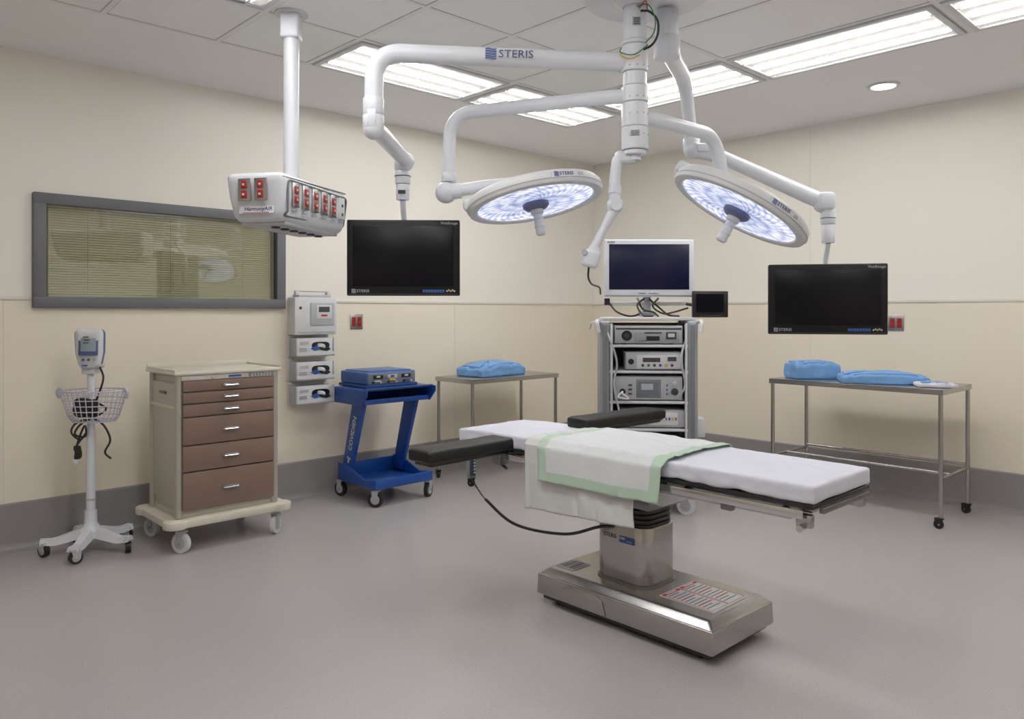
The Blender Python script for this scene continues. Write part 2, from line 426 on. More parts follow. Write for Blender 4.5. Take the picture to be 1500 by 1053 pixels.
b.box((-.1,.3,.1715),(.13,.11,.003),LGREY,.001)
for i in range(5): b.box((-.1,.26+i*.02,.1735),(.1,.007,.001),INK if i%2 else MGREY)
b.obj('pedestal_base',ot)
for x in (-.18,.18):
    for y in (-.47,.32):
        M().cyl((x-.012,y,.022),(x+.012,y,.022),.022,RUBBER,n=18).box((x,y,.037),(.035,.03,.012),STEELD).obj('foot_wheel',ot)
cl=M();cl.prism(rrect(.125,.15,.065,8),.275,STEEL,Matrix.Translation((0,0,.16)),b=.004)
cl.text('STERIS',face((-.1255,.052,.375),'-x'),.026,INK,bold=.01)
cl.box((-.1262,-.045,.37),(.002,.085,.03),LOGOB).text('5085',face((-.1275,-.02,.374),'-x'),.015,WHITE2)
for yy in (-.04,-.05,-.06): cl.box((-.1275,yy-.01,.365),(.001,.006,.003),WHITE2)
cl.prism(rrect(.133,.158,.07,8),.012,STEELD,Matrix.Translation((0,0,.165)),b=.002)
cl.obj('pedestal_column',ot)
be=M()
for i in range(9): be.prism(rrect(.115-(i%2)*.012,.14-(i%2)*.012,.06,6),.011,BLACK,Matrix.Translation((0,0,.433+i*.011)))
be.box((0,0,.57),(.26,.34,.1),STEELD,.01).box((0,.02,.63),(.3,.5,.05),STEEL,.008)
be.box((.0,-.18,.6),(.22,.1,.1),WHITE2,.01)
be.obj('lifting_saddle',ot)
fr_=M()
for (ya,yb) in ((-.965,-.3),(-.28,.42),(.44,.97)):
    fr_.box((0,(ya+yb)/2,.708),(.5,yb-ya,.018),BLACK,.004)
    fr_.box((0,(ya+yb)/2,.688),(.42,yb-ya-.04,.024),STEEL,.004)
    for sx in (-1,1):
        fr_.box((sx*.262,(ya+yb)/2,.679),(.01,yb-ya-.06,.032),CHROME,.003)
        for yy in (ya+.12,yb-.12): fr_.cyl((sx*.2,yy,.679),(sx*.262,yy,.679),.011,STEELD,n=12)
fr_.box((0,-.975,.69),(.4,.02,.02),STEELD,.003)
for sx in (-1,1):
    fr_.box((sx*.225,-.925,.652),(.03,.06,.05),STEEL,.006).box((sx*.235,-.62,.65),(.03,.05,.03),STEELD,.005)
    fr_.cyl((sx*.235,-.925,.63),(sx*.27,-.925,.63),.013,CHROME,n=12)
    fr_.box((sx*.17,-.5,.655),(.03,.7,.045),STEEL,.006)
    fr_.box((sx*.17,.62,.655),(.03,.5,.04),STEELD,.006)
fr_.obj('tabletop_frame',ot)
mt=M()
def mfn(p):
    # shallow creases pulled across the sheet, and a slack hem
    cr=1-min(1,abs(noise.noise(Vector((p.x*5+p.y*2,p.y*4,1.7))))*11)
    p.z+=.003*cr*(p.z>0)+.001*max(0,math.sin(p.x*9+p.y*31+noise.noise(p*3)*5))**3*(p.z>0)
    if p.z<-.012: p.x*=1+.02*noise.noise(Vector((p.y*16,2,0)));p.z+=.008*noise.noise(Vector((p.y*11,p.x*4,5)))
    if abs(p.x)>.235: p.x+=math.copysign(.004,p.x)*noise.noise(Vector((p.y*22,p.z*30,7)))
    if p.y>.8: p.z-= (p.y-.8)*.06
    return p
mt.soft((0,.015,.750),(.495,1.97,.068),.012,SHEET,n=(44,170,8),amp=.0015,freq=8,fn=mfn)
mt.obj('mattress',ot,label='white sheet-covered mattress')
def armboard(x0,x1,y,z,yaw=0):
    m=M();L=x1-x0;cx=(x0+x1)/2
    rz=Matrix.Rotation(R(yaw),4,'Z')
    m.soft((cx,y,z),(L,.16,.06),.018,VINYL,n=(30,14,8),amp=.0015,freq=10,mtx=rz)
    m.box((cx,y,z-.038),(L*.9,.12,.018),BLACK,.004,mtx=rz)
    s_=1 if cx>0 else -1
    m.box((s_*.275,y,z-.075),(.06,.07,.06),STEELD,.006).cyl((s_*.275,y,z-.1),(s_*.275,y-.05,z-.12),.008,BLACK,n=10)
    return m.obj('arm_board',ot,label='black padded arm board')
armboard(-.79,-.23,.64,.742,2)
armboard(.16,.83,.5,.81,-2)
hc=M();hx,hy=2.6-2.885,3.05-2.2
hc.box((hx,hy,.6),(.05,.03,.13),MGREY,.01).box((hx,hy-.016,.6),(.035,.003,.1),DGREY)
for i in range(5):
    for k in (-1,1): hc.box((hx+k*.009,hy-.018,.565+i*.017),(.011,.003,.01),LOGOB if k<0 else WHITE2)
hc.cyl((hx,hy,.66),(hx,hy+.01,.69),.006,BLACK,n=8).box((hx,hy+.008,.69),(.04,.03,.015),STEELD,.003)
hc.obj('hand_control',ot,label='small grey push-button hand control')
cb=M();cp=[(2.599,3.049,.536),(2.602,3.001,.489),(2.597,2.913,.436),(2.62,2.733,.352),(2.66,2.449,.357),(2.71,2.28,.415),(2.78,2.22,.42)]
cp=[(x-2.885,y-2.2,z) for x,y,z in cp];S=spl(cp,14)
co=[];k=0
for i,p in enumerate(S[:30]):
    for j in range(3):
        co.append(p+Vector((math.cos(k*1.6)*.005,math.sin(k*1.6)*.005,0)));k+=1
cb.tube(co,.0018,BLACK,6);cb.tube(S[26:],.0075,BLACK,10)
cb.obj('control_cable',ot)
def cloth(name,prof,y0,y1,m,m2,bw,amp,seed,label,cat,skew=0,drop=0,rag=0):
    P=[Vector((x,0,z)) for x,z in prof];seg=[];L=0
    for a,b_ in zip(P,P[1:]): seg.append((L,(b_-a).length));L+=(b_-a).length
    nu=90;nv=80;t=bmesh.new();g=[]
    ms=M();i1=ms.mi(m);i2=ms.mi(m2)
    topz=max(p.z for p in P)
    for i in range(nu+1):
        u=L*i/nu;row=[]
        for (s0,ln),a,b_ in zip(seg,P,P[1:]):
            if u<=s0+ln+1e-6: p=a.lerp(b_,(u-s0)/ln);break
        for j in range(nv+1):
            v=j/nv;y=y0+(y1-y0)*v;h=max(0,topz-.03-p.z)
            hang=min(1,h/.08)
            wv=math.sin(y*21+seed)*.5+math.sin(y*37+seed*2.1)*.3+1.2*noise.noise(Vector((y*6,seed,p.z*4)))+.5*noise.noise(Vector((y*19,seed,p.z*9)))
            off=amp*hang*wv*(.25+min(h,.3)*3.2)
            dirx=-1 if p.x<2.885 else 1
            x=p.x+dirx*abs(off) if hang>0 else p.x
            cz=abs(noise.noise(Vector((p.x*9,y*6,seed))))
            z=p.z+(1-hang)*(.006*max(0,.16-cz)/.16+.002*max(0,noise.noise(Vector((p.x*24,y*24,seed)))))
            zz=z-(h>0)*h*drop*(v-.5)
            yy=y+skew*(p.x-2.64)+(.012+rag)*noise.noise(Vector((p.x*5+p.z*5,seed,v)))
            yy+=(v-.5)*-.06*min(h,.3)/.3
            row.append(t.verts.new((x,yy,zz+rag*noise.noise(Vector((y*6,seed,1)))*(hang>.9))))
        g.append(row)
    for i in range(nu):
        for j in range(nv):
            f=t.faces.new((g[i][j],g[i+1][j],g[i+1][j+1],g[i][j+1]))
            u=L*(i+.5)/nu;v=(y1-y0)*(j+.5)/nv
            ed=min(u,L-u,v,(y1-y0)-v);f.material_index=i2 if ed<bw else i1
    bmesh.ops.recalc_face_normals(t,faces=t.faces[:])
    ms.add(t,m,keep=True)
    o=ms.obj(name,label=label,cat=cat);md=o.modifiers.new('s','SOLIDIFY');md.thickness=.002;md.offset=1
    return o
cloth('draw_sheet',[(3.08,.793),(2.68,.793),(2.64,.786),(2.614,.76),(2.607,.47)],1.97,2.66,SHEET2,SHEET2,0,.015,1.3,
      'off-white folded cloth sheet hanging over the table edge','sheet',drop=.12,rag=.01)
cloth('surgical_drape',[(3.145,.775),(3.13,.792),(3.1,.80),(2.68,.80),(2.635,.795),(2.595,.76),(2.588,.61)],1.85,2.56,SHEET3,GTOWEL,.05,.014,4.2,
      'white surgical drape with pale green border laid across the mattress','surgical drape',skew=0,drop=.05,rag=.006)
# ------------------------------------------------------------------ steel tables
def steel_table(loc,lx,ly,h,label,brace):
    th=thing('instrument_table',loc,0,label,'table','stainless steel tables')
    m=M();m.box((0,0,h-.004),(lx+.04,ly+.04,.008),STEEL,.002)
    for sx in (-1,1):
        m.box((sx*(lx/2+.018),0,h-.02),(.003,ly+.04,.032),STEEL);m.box((0,sx*(ly/2+.018),h-.02),(lx+.04,.003,.032),STEEL)
    m.obj('table_top',th)
    for sx in (-1,1):
        for sy in (-1,1):
            M().cyl((sx*lx/2,sy*ly/2,.07),(sx*lx/2,sy*ly/2,h-.008),.0145,STEEL,n=16).obj('table_leg',th)
            caster(th,sx*lx/2,sy*ly/2,.03,20*sx*sy,RUBBER,BLACK,.08,.02)
    m=M()
    if lx>ly:
        for sx in (-1,1): m.cyl((sx*lx/2,-ly/2,brace),(sx*lx/2,ly/2,brace),.011,STEEL,n=12)
        m.cyl((-lx/2,ly/2-.1,brace),(lx/2,ly/2-.1,brace),.011,STEEL,n=12)
    else:
        for sy in (-1,1): m.cyl((-lx/2,sy*ly/2,brace),(lx/2,sy*ly/2,brace),.011,STEEL,n=12)
        m.cyl((-.06,-ly/2,brace),(-.06,ly/2,brace),.011,STEEL,n=12)
        m.cyl((lx/2,-ly/2,brace+.02),(lx/2,ly/2,brace+.02),.011,STEEL,n=12)
    m.obj('brace_bar',th);return th
steel_table((5.695,2.27,0),.55,1.16,.9,'long stainless steel table on casters carrying two blue packs',.32)
steel_table((4.495,4.905,0),.97,.44,.857,'short stainless steel table on casters carrying one blue pack',.3)
def pack(loc,yaw,size,seed,label,tape=True,name='sterile_pack',box=0):
    m=M();K=.42*(1-box*.8)
    def prof(x,y):
        fx=min(1,abs(x)/(size[0]/2));fy=min(1,abs(y)/(size[1]/2))
        return (1-K*fx**2.4)*(1-.22*(1-box*.6)*fy**4)
    def crease(x,y):
        # sharp fold lines of the wrapping sheet
        a=abs(((x*4.2+y*2.1+seed*.37)%1)-.5)*2;b2=abs(((x*-2.3+y*4.7+seed*.61)%1)-.5)*2
        return .010*(a**6)+.008*(b2**6)-.012*max(0,.10-abs(noise.noise(Vector((x*4,y*4,seed)))))/.10
    def fn(p):
        z=(p.z+size[2]/2)*prof(p.x,p.y)
        if p.z>0: z+=crease(p.x,p.y)*(size[2]/.13)
        fx=abs(p.x)/(size[0]/2)
        return Vector((p.x,p.y*(1-.14*(1-box)*fx**3),max(z,0)))
    m.soft((0,0,0),size,min(size)*.15,PACK,n=(60,46,8),amp=.005,freq=12,fn=fn,seed=seed)
    if tape:
        for dx in (-.2,.22):
            pts=[]
            for i in range(25):
                y=-size[1]/2*.9+i/24*size[1]*.9;x=size[0]*dx+.04*math.sin(i*.2)
                pts.append((x,y,size[2]*prof(x,y)+max(0,crease(x,y))*(size[2]/.13)+.003))
            m.tube(pts,.0035,TAPE,6)
    for A in ([(-size[0]*.36,-size[1]*.46),(size[0]*.36,-size[1]*.44),(size[0]*.08,size[1]*.22)],[(-size[0]*.46,-size[1]*.3),(-size[0]*.1,-size[1]*.1),(-size[0]*.44,size[1]*.3)]):
        fl=bmesh.new();N=8;vs_={}
        for i in range(N+1):
            for j in range(N+1-i):
                a,b_=i/N,j/N;c_=1-a-b_;x=A[0][0]*a+A[1][0]*b_+A[2][0]*c_;y=A[0][1]*a+A[1][1]*b_+A[2][1]*c_
                vs_[(i,j)]=fl.verts.new((x,y,size[2]*prof(x,y)+.010))
        for i in range(N):
            for j in range(N-i):
                fl.faces.new((vs_[(i,j)],vs_[(i+1,j)],vs_[(i,j+1)]))
                if i+j<N-1: fl.faces.new((vs_[(i+1,j)],vs_[(i+1,j+1)],vs_[(i,j+1)]))
        e=bmesh.ops.extrude_face_region(fl,geom=fl.faces[:])
        for g in e['geom']:
            if isinstance(g,bmesh.types.BMVert): g.co.z-=.02
        bmesh.ops.recalc_face_normals(fl,faces=fl.faces[:]);m.add(fl,PACK)
    return m.obj(name,None,loc,(0,0,R(yaw)),label,'surgical pack',group='blue wrapped packs')
pack((4.45,4.95,.858),5,(.56,.36,.115),2,'light blue wrapped sterile pack with tan tape on short table')
pack((5.66,2.66,.901),-40,(.34,.24,.125),5,'small boxy blue wrapped bundle on the long steel table',box=1)
pack((5.66,2.15,.901),-60,(.56,.36,.075),9,'large flat blue wrapped pack on the long steel table',tape=False,box=.3)
m=M();m.soft((0,0,.012),(.24,.17,.018),.008,SHEET,n=(20,20,3),fn=lambda p:Vector((p.x,p.y,max(-.009,p.z+.025*abs(noise.noise(Vector((p.x*16,p.y*16,3))))*(p.z>0)))))
m.soft((.0,.03,.028),(.16,.07,.012),.005,PACK,n=(14,8,3),amp=.004,freq=20)
m.obj('peel_packet',None,(5.57,1.77,.9),(0,0,R(-62)),'flat white and blue sterile packet beside the flat blue pack','surgical packet')
# ------------------------------------------------------------------ drawer cart
dc=thing('drawer_cart',(1.965,4.79,0),0,'cream medical supply cart with six brown drawers on casters','medical cart')
W=.634;D=.46
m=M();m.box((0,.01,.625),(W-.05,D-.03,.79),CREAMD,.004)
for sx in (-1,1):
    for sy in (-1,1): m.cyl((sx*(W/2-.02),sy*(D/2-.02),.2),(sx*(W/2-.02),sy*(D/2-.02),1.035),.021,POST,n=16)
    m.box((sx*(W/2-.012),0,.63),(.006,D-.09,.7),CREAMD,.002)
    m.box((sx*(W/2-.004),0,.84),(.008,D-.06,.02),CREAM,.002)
    m.box((sx*(W/2-.004),0,.92),(.012,.1,.018),BROWN,.003)
m.obj('cart_body',dc)
m=M();m.box((0,0,1.04),(W+.03,D+.03,.022),CREAM,.008,3)
m.box((0,D/2+.003,1.062),(W+.02,.015,.035),CREAM,.006)
for sx in (-1,1): m.box((sx*(W/2+.005),0,1.055),(.014,D+.02,.018),CREAM,.006)
m.obj('cart_top',dc)
m=M();m.box((0,-D/2+.006,1.013),(W-.06,.014,.03),CREAM,.003)
m.box((-.2,-D/2-.0015,1.013),(.08,.003,.015),WHITE2)
m.cyl((-.1,-D/2-.004,1.014),(-.1,-D/2,1.014),.012,CHROME,n=16)
m.soft((.03,-D/2-.002,1.013),(.11,.006,.024),.0028,WHITE2,n=(8,1,3)).box((.03,-D/2-.006,1.013),(.08,.002,.012),LOGOB)
m.box((.2,-D/2-.001,1.013),(.16,.004,.022),MGREY,.002)
for i in range(7):
    for k in range(2): m.box((.14+i*.02,-D/2-.004,1.008+k*.009),(.012,.003,.005),WHITE2)
m.obj('lock_panel',dc)
zs=[.998,.93,.86,.783,.617,.462,.235]
for i in range(6):
    a,b_=zs[i+1]+.004,zs[i]-.003
    dr=M().box((0,-D/2+.004,(a+b_)/2),(W-.072,.03,b_-a),BROWN,.004).obj('drawer',dc)
    zc=(a+b_)/2;h=M()
    h.tube(rnd([(-.05,-D/2-.01,zc+.004),(-.045,-D/2-.03,zc-.004),(.045,-D/2-.03,zc-.004),(.05,-D/2-.01,zc+.004)],.015),.005,CHROME,8)
    h.soft((0,-D/2-.02,zc+.006),(.095,.02,.006),.0028,CHROME,n=(8,3,2));h.obj('handle',dr)
m=M();L,Bw=W/2+.05,D/2+.05;o=[]
def lobe(cx,cy,a0):
    for i in range(9):
        a=R(a0+i*22.5-45);o.append((cx+.07*math.cos(a),cy+.07*math.sin(a)))
lobe(L-.045,Bw-.045,0);lobe(-L+.045,Bw-.045,90);lobe(-L+.045,-Bw+.045,180);lobe(L-.045,-Bw+.045,270)
m.prism(o,.045,CREAM,Matrix.Translation((0,0,.15)),b=.008);m.box((0,0,.212),(W-.04,D-.04,.04),CREAMD,.004)
m.obj('bumper_base',dc)
for x,y,a in ((-.28,-.235,30),(.29,-.235,-50),(-.29,.23,20),(.29,.23,20)): caster(dc,x,y,.058,a,WHITE2,LGREY,.16,.026)
# ------------------------------------------------------------------ blue cart
bc=thing('equipment_cart',(3.31,4.9,0),0,'bright blue metal equipment cart with slanted supports and lower tray','equipment cart')
m=M();z=.13
m.box((0,-.02,z+.006),(.5,.5,.012),BLUE,.003)
m.box((0,-.267,z+.035),(.5,.012,.07),BLUE,.004).box((0,.235,z+.06),(.5,.012,.12),BLUE,.004)
for sx in (-1,1):
    m.prism([(-.27,0),(.24,0),(.24,.13),(.12,.13),(-.12,.05),(-.27,.07)],.01,BLUE,Matrix(((0,0,1,sx*.25-.005),(1,0,0,0),(0,1,0,z),(0,0,0,1))),b=.002)
m.obj('lower_tray',bc)
for sx in (-1,1):
    m=M();m.prism([(.09,.16),(.21,.16),(.04,.76),(-.12,.76)],.028,BLUE,Matrix(((0,0,1,sx*.235-.014),(1,0,0,0),(0,1,0,0),(0,0,0,1))),b=.003)
    if sx<0:
        T=face((-.2505,.055,.45),'-x')@Matrix.Rotation(R(90-15.5),4,'Z')
        m.text('COVIDIEN',T@Matrix.Translation((.05,0,0)),.058,WHITE2,bold=.012)
        m.box((0,0,0),(.045,.013,.002),WHITE2,mtx=T@Matrix.Translation((-.16,0,0))).box((0,0,0),(.013,.045,.002),WHITE2,mtx=T@Matrix.Translation((-.145,0,0)))
    m.obj('side_support',bc)
m=M();m.box((0,-.0,.835),(.62,.4,.014),BLUE,.004)
m.box((0,.19,.78),(.6,.012,.11),BLUE,.003).box((0,.0,.735),(.58,.36,.01),BLUE,.003)
for sx in (-1,1):
    m.prism([(-.17,.725),(.2,.725),(.2,.84),(-.24,.84),(-.24,.80)],.012,BLUE,Matrix(((0,0,1,sx*.305-.006),(1,0,0,0),(0,1,0,0),(0,0,0,1))),b=.002)
m.box((0,-.2,.842),(.6,.04,.012),BLUED,.003).box((0,-.175,.75),(.58,.01,.03),BLUE,.003)
m.obj('upper_shelf',bc)
for x,y,a in ((-.22,-.24,35),(.23,-.24,-60),(-.22,.24,10),(.22,.24,10)): caster(bc,x,y,.055,a,RUBBER,LGREY,.135,.03)
eg=thing('electrosurgical_generator',(3.29,4.93,.843),0,'blue electrosurgical generator with grey control panel on the blue cart','medical device')
m=M();m.box((0,.02,.012),(.46,.38,.024),BLUED,.004).box((0,.02,.07),(.44,.36,.09),CASEB,.012,3).box((0,.02,.118),(.38,.32,.012),CASEB,.005)
m.obj('housing',eg)
m=M();m.box((0,-.162,.066),(.42,.012,.08),CASEG,.004)
for x,c_ in ((-.125,BLACK),(.0,LGREY),(.125,BLACK)): m.box((x,-.169,.08),(.085,.004,.028),c_,.001).box((x,-.172,.082),(.03,.003,.012),WHITE2 if c_ is BLACK else BLUED)
m.box((0,-.17,.056),(.05,.004,.012),YEL).box((.12,-.17,.045),(.05,.004,.012),LOGOB).box((-.13,-.17,.05),(.05,.004,.008),WHITE2)
for i in range(6): m.cyl((-.17+i*.068,-.173,.04),(-.17+i*.068,-.165,.04),.009,LGREY if i%2 else BLACK,n=14)
m.obj('control_panel',eg)
# ------------------------------------------------------------------ vital signs stand
vs=thing('vital_signs_monitor',(1.307,4.964,0),CY,'white rolling vital signs monitor on pole with wire basket','medical monitor')
m=M()
for a in (-10,62,134,206,278):
    q=Matrix.Rotation(R(a),4,'Z')
    t=bmesh.new();rings=[]
    for i in range(9):
        f_=i/8;x=.02+f_*.235;zz=.12-.045*(f_*1.35 if f_<.7 else .945-.3*(f_-.7)*2);wd_=.038-.014*f_+.008*(f_>.9);hh=.055-.026*f_
        rings.append([t.verts.new(q@Vector((x,sy*wd_,zz+sz*hh/2))) for sy,sz in ((-1,-1),(1,-1),(.7,1),(-.7,1))])
    for a_,b_ in zip(rings,rings[1:]):
        for k in range(4): t.faces.new((a_[k],a_[(k+1)%4],b_[(k+1)%4],b_[k]))
    t.faces.new(rings[0]);t.faces.new(rings[-1][::-1]);bmesh.ops.recalc_face_normals(t,faces=t.faces[:])
    m.add(t,WHITE)
    v=q@Vector((.243,0,0));caster(vs,v.x,v.y,.035,a+40,RUBBER,LGREY,.075,.028)
m.lathe([(0,.085),(.065,.085),(.065,.125),(.045,.15),(.034,.17),(.032,.24),(0,.24)],WHITE)
m.obj('wheeled_base',vs)
m=M();m.cyl((0,0,.14),(0,0,.72),.025,WHITE,n=20).cyl((0,0,.7),(0,0,1.06),.02,WHITE,n=20).cyl((0,0,.3),(0,0,.31),.028,LGREY,n=20).box((0,0,1.055),(.08,.07,.035),WHITE,.008)
m.obj('pole',vs)
m=M()
def el(rx,ry,z,cy=-.04): return [(rx*math.cos(2*math.pi*i/28),cy+ry*math.sin(2*math.pi*i/28),z) for i in range(28)]
for rx,ry,z in ((.185,.135,.945),(.181,.13,.928),(.172,.122,.895),(.162,.115,.862),(.152,.108,.83),(.14,.1,.795),(.118,.085,.768)): m.tube(el(rx,ry,z),.005 if z>.94 else .003,WIREG,6,closed=True)
for i in range(30):
    a=2*math.pi*i/30;m.tube([(.183*math.cos(a),-.04+.13*math.sin(a),.94),(.14*math.cos(a),-.04+.1*math.sin(a),.795),(.118*math.cos(a),-.04+.085*math.sin(a),.768)],.0026,WIREG,6)
for i in range(-4,5):
    y=.085*math.sqrt(1-(i/4.6)**2);m.tube([(i*.026,-.04-y,.768),(i*.026,-.04+y,.768)],.0024,WIREG,6)
for k in (-1,1): m.tube(spl([(k*.17,-.05,.94),(k*.19,-.06,.96),(k*.205,-.06,.935),(k*.195,-.05,.905),(k*.18,-.05,.93)],5),.008,WIREG,8)
m.obj('wire_basket',vs,loc=(.04,0,0))
m=M()
pf=lambda p:Vector((p.x*(1-.28*max(0,-p.z-.02)/.1+.04*max(0,p.z)/.1),p.y-.012*(p.z/.1),p.z))
m.soft((0,-.035,1.185),(.142,.085,.24),.032,WHITE2,n=(10,6,14),fn=pf)
m.soft((0,-.018,1.185),(.156,.07,.235),.032,VBLUE,n=(10,6,14),fn=pf)
T=Matrix.Rotation(R(-6.8),4,'X')
m.box((0,-.0835,1.215),(.1,.004,.13),VBLUE,.003,mtx=T).box((0,-.0865,1.222),(.078,.004,.1),LCD,.002,mtx=T)
for i in range(5): m.box((-.012+.004*(i%2),-.0885,1.188+i*.017),(.03,.002,.006),DGREY)
for i in range(3): m.cyl((-.028+i*.028,-.082,1.125),(-.028+i*.028,-.074,1.125),.008,(LOGOB,GREEN,LGREY)[i],n=12)
m.box((-.02,-.078,1.092),(.03,.006,.008),LOGOB);m.box((.05,-.03,1.085),(.045,.07,.02),LGREY,.005)
m.obj('monitor_head',vs,rot=(0,0,R(20)))
m=M()
m.tube(spl([(.06,-.04,1.08),(.09,-.06,1.02),(.07,-.07,.93),(.03,-.06,.86),(-.04,-.05,.82),(.05,-.08,.8),(.1,-.05,.84),(.02,-.03,.88)]),.006,BLACK,8)
m.tube(spl([(-.04,-.04,.9),(-.08,-.06,.85),(-.05,-.08,.8),(.04,-.07,.81),(.06,-.1,.86)]),.006,BLACK,8)
m.tube(spl([(0,-.03,.78),(-.06,-.04,.74),(-.08,-.05,.69),(-.02,-.05,.68),(-.03,-.04,.74),(-.07,-.05,.62),(-.06,-.04,.56)]),.006,BLACK,8)
m.tube(spl([(-.02,-.03,.78),(-.08,-.05,.75),(-.1,-.05,.7),(-.05,-.05,.66),(-.02,-.04,.7),(-.06,-.05,.64),(-.09,-.04,.6)]),.006,BLACK,8)
m.tube(spl([(.02,-.03,.78),(.09,-.05,.74),(.13,-.06,.66),(.1,-.06,.59),(.13,-.05,.55)]),.006,BLACK,8)
m.soft((-.0,-.06,.85),(.14,.07,.1),.03,BLACK,n=(8,6,6),amp=.012,freq=20);m.soft((-.07,-.04,.585),(.04,.03,.08),.012,BLACK,n=(4,4,6),amp=.004,freq=30)
m.box((-.075,-.05,.53),(.03,.02,.03),WHITE2,.004)
m.obj('cable_bundle',vs,loc=(.015,0,0))
# ------------------------------------------------------------------ wall units
ww=thing('wall_dispenser',(2.89,WY,0),0,'white wall-mounted disposal container with clear window','wall dispenser')
m=M();m.box((0,-.06,1.37),(.35,.12,.28),WHITE2,.01).box((0,-.055,1.518),(.27,.1,.022),LGREY,.005)
for x in (-.13,.13): m.box((x,-.06,1.54),(.03,.04,.03),WHITE2,.004)
m.box((0,-.06,1.555),(.29,.02,.01),LGREY,.003)
m.obj('housing',ww)
m=M();m.box((.05,-.123,1.385),(.2,.008,.17),LGREY,.004).box((.06,-.128,1.4),(.13,.005,.1),WHITE2,.003).box((.06,-.131,1.42),(.09,.003,.04),DGREY).box((.06,-.131,1.375),(.05,.003,.014),REDM)
m.cyl((-.13,-.123,1.43),(-.13,-.12,1.43),.012,DGREY,n=12).box((0,-.122,1.25),(.3,.004,.01),LGREY)
m.obj('front_window',ww)
for k,z in enumerate((1.145,.968,.79)):
    g=thing('glove_box_dispenser',(2.885,WY,z-.075),0,'white wall-mounted glove box dispenser with black oval opening','glove dispenser','stacked glove dispensers')
    m=M();m.box((0,-.005,.075),(.34,.01,.16),WHITE2,.002)
    m.box((-.155,-.06,.07),(.008,.12,.13),LGREY,.002).box((.155,-.06,.07),(.008,.12,.13),WHITE2,.002).box((0,-.06,.005),(.318,.12,.01),LGREY,.002)
    m.box((0,-.118,.02),(.31,.004,.03),WHITE2).obj('bracket',g)
    m=M();m.box((0,-.062,.073),(.295,.1,.125),WHITE2,.003);m.obj('glove_box',g)
    m=M();T=face((.045,-.1125,.08))
    pts=[(.075*math.cos(2*math.pi*i/24),.034*math.sin(2*math.pi*i/24)*(1+.2*math.cos(4*math.pi*i/24))) for i in range(24)]
    m.prism(pts,.002,BLACK,T).soft((.05,-.115,.08),(.06,.02,.03),.009,WHITE2,n=(8,4,5),amp=.01,freq=40)
    m.prism([(-.02,-.03),(.05,-.045),(.085,-.03),(.06,-.01)],.003,INK,T).prism([(-.085,-.02),(-.05,-.04),(.0,-.03),(-.03,0)],.003,LOGOB,T)
    m.box((-.09,-.1135,.1),(.07,.002,.02),LGREY);
    for i in range(3): m.box((-.1,-.1145,.06-i*.012),(.06,.002,.004),MGREY)
    m.obj('dispensing_opening',g)
def outlet(loc,yaw,label):
    g=thing('power_outlet',loc,yaw,label,'power outlet','red wall outlets')
    M().box((0,-.004,0),(.115,.008,.12),STEEL,.002).obj('cover_plate',g)
    for x in (-.026,.026):
        m=M();m.box((x,-.01,0),(.034,.006,.075),RED,.003)
        for z in (-.019,.019):
            m.box((x,-.0135,z),(.028,.002,.03),RED,.002)
            for dx in (-.006,.006): m.box((x+dx,-.0148,z+.003),(.0025,.001,.009),BLACK)
        m.obj('receptacle',g)
outlet((3.309,WY,1.324),0,'steel wall plate with red power receptacles beside glove dispensers')
outlet((WX,2.25,1.316),-90,'steel wall plate with red power receptacles behind hanging monitor')
# ------------------------------------------------------------------ supply boom
sb=thing('ceiling_power_unit',fr(-1.147,3.99,-.0938),-56,'white ceiling-hung service head with red power outlets','ceiling service unit');sb.scale=(1.067,)*3
m=M();m.cyl((0,0,2.0),(0,0,2.735),.037,WHITE,n=32).box((0,0,2.79),(.09,.09,.128),WHITE,.012,3,mtx=Matrix.Rotation(R(12.5),4,'Z')).cyl((0,0,2.02),(0,0,2.05),.055,WHITE,.042,n=32).cyl((0,0,2.845),(0,0,2.8525),.08,WHITE2,n=36)
m.obj('drop_tube',sb)
m=M()
m.soft((0,0,1.915),(.29,.64,.215),.035,WHITE,n=(12,24,10),fn=lambda p:Vector((p.x*(1-.1*max(0,-p.z)/.1),p.y-(.025 if p.y<0 else 0)*(p.z/.1),p.z)))
m.box((0,.01,1.803),(.22,.54,.02),LGREY,.005)
for i in range(6): m.cyl((.03,-.2+i*.085,1.785),(.03,-.2+i*.085,1.8),.02,DGREY,n=14)
m.obj('service_head',sb)
m=M();x=.146
ring=rnd([(x,-.3,1.85),(x,-.3,1.99),(x,.31,1.99),(x-.02,.31,1.84),(x-.02,-.3,1.83),(x,-.3,1.85)],.03)
m.tube(ring,.006,FRAMEG,6);m.tube(rnd([(-.13,-.33,2.0),(.14,-.33,2.0),(.143,.3,2.015)],.03),.004,FRAMEG,6)
m.obj('edge_trim',sb)
for i,xx in enumerate((-.045,.035)):
    m=M();m.box((xx,-.335,1.945),(.062,.012,.1),STEEL,.002);
    for z in (-.022,.022): m.box((xx,-.343,1.945+z),(.026,.008,.036),RED,.002).box((xx,-.348,1.945+z),(.01,.002,.009),WHITE2)
    m.obj('receptacle',sb)
for i in range(6):
    yy=-.235+i*.096;m=M();m.box((.147,yy,1.93),(.012,.062,.11),STEEL if i<5 else WHITE2,.002).box((.146,yy,1.862),(.006,.04,.009),LGREY)
    if i<5:
        for z in (-.022,.022): m.box((.154,yy,1.93+z),(.008,.03,.036),RED,.002).box((.159,yy,1.93+z),(.002,.01,.009),WHITE2)
    else: m.cyl((.15,yy,1.945),(.157,yy,1.945),.008,DGREY,n=10).cyl((.15,yy,1.9),(.157,yy,1.9),.008,DGREY,n=10)
    m.obj('receptacle',sb)
m=M()
T=face((.0,-.3135,1.858))@Matrix.Rotation(R(-14),4,'X')
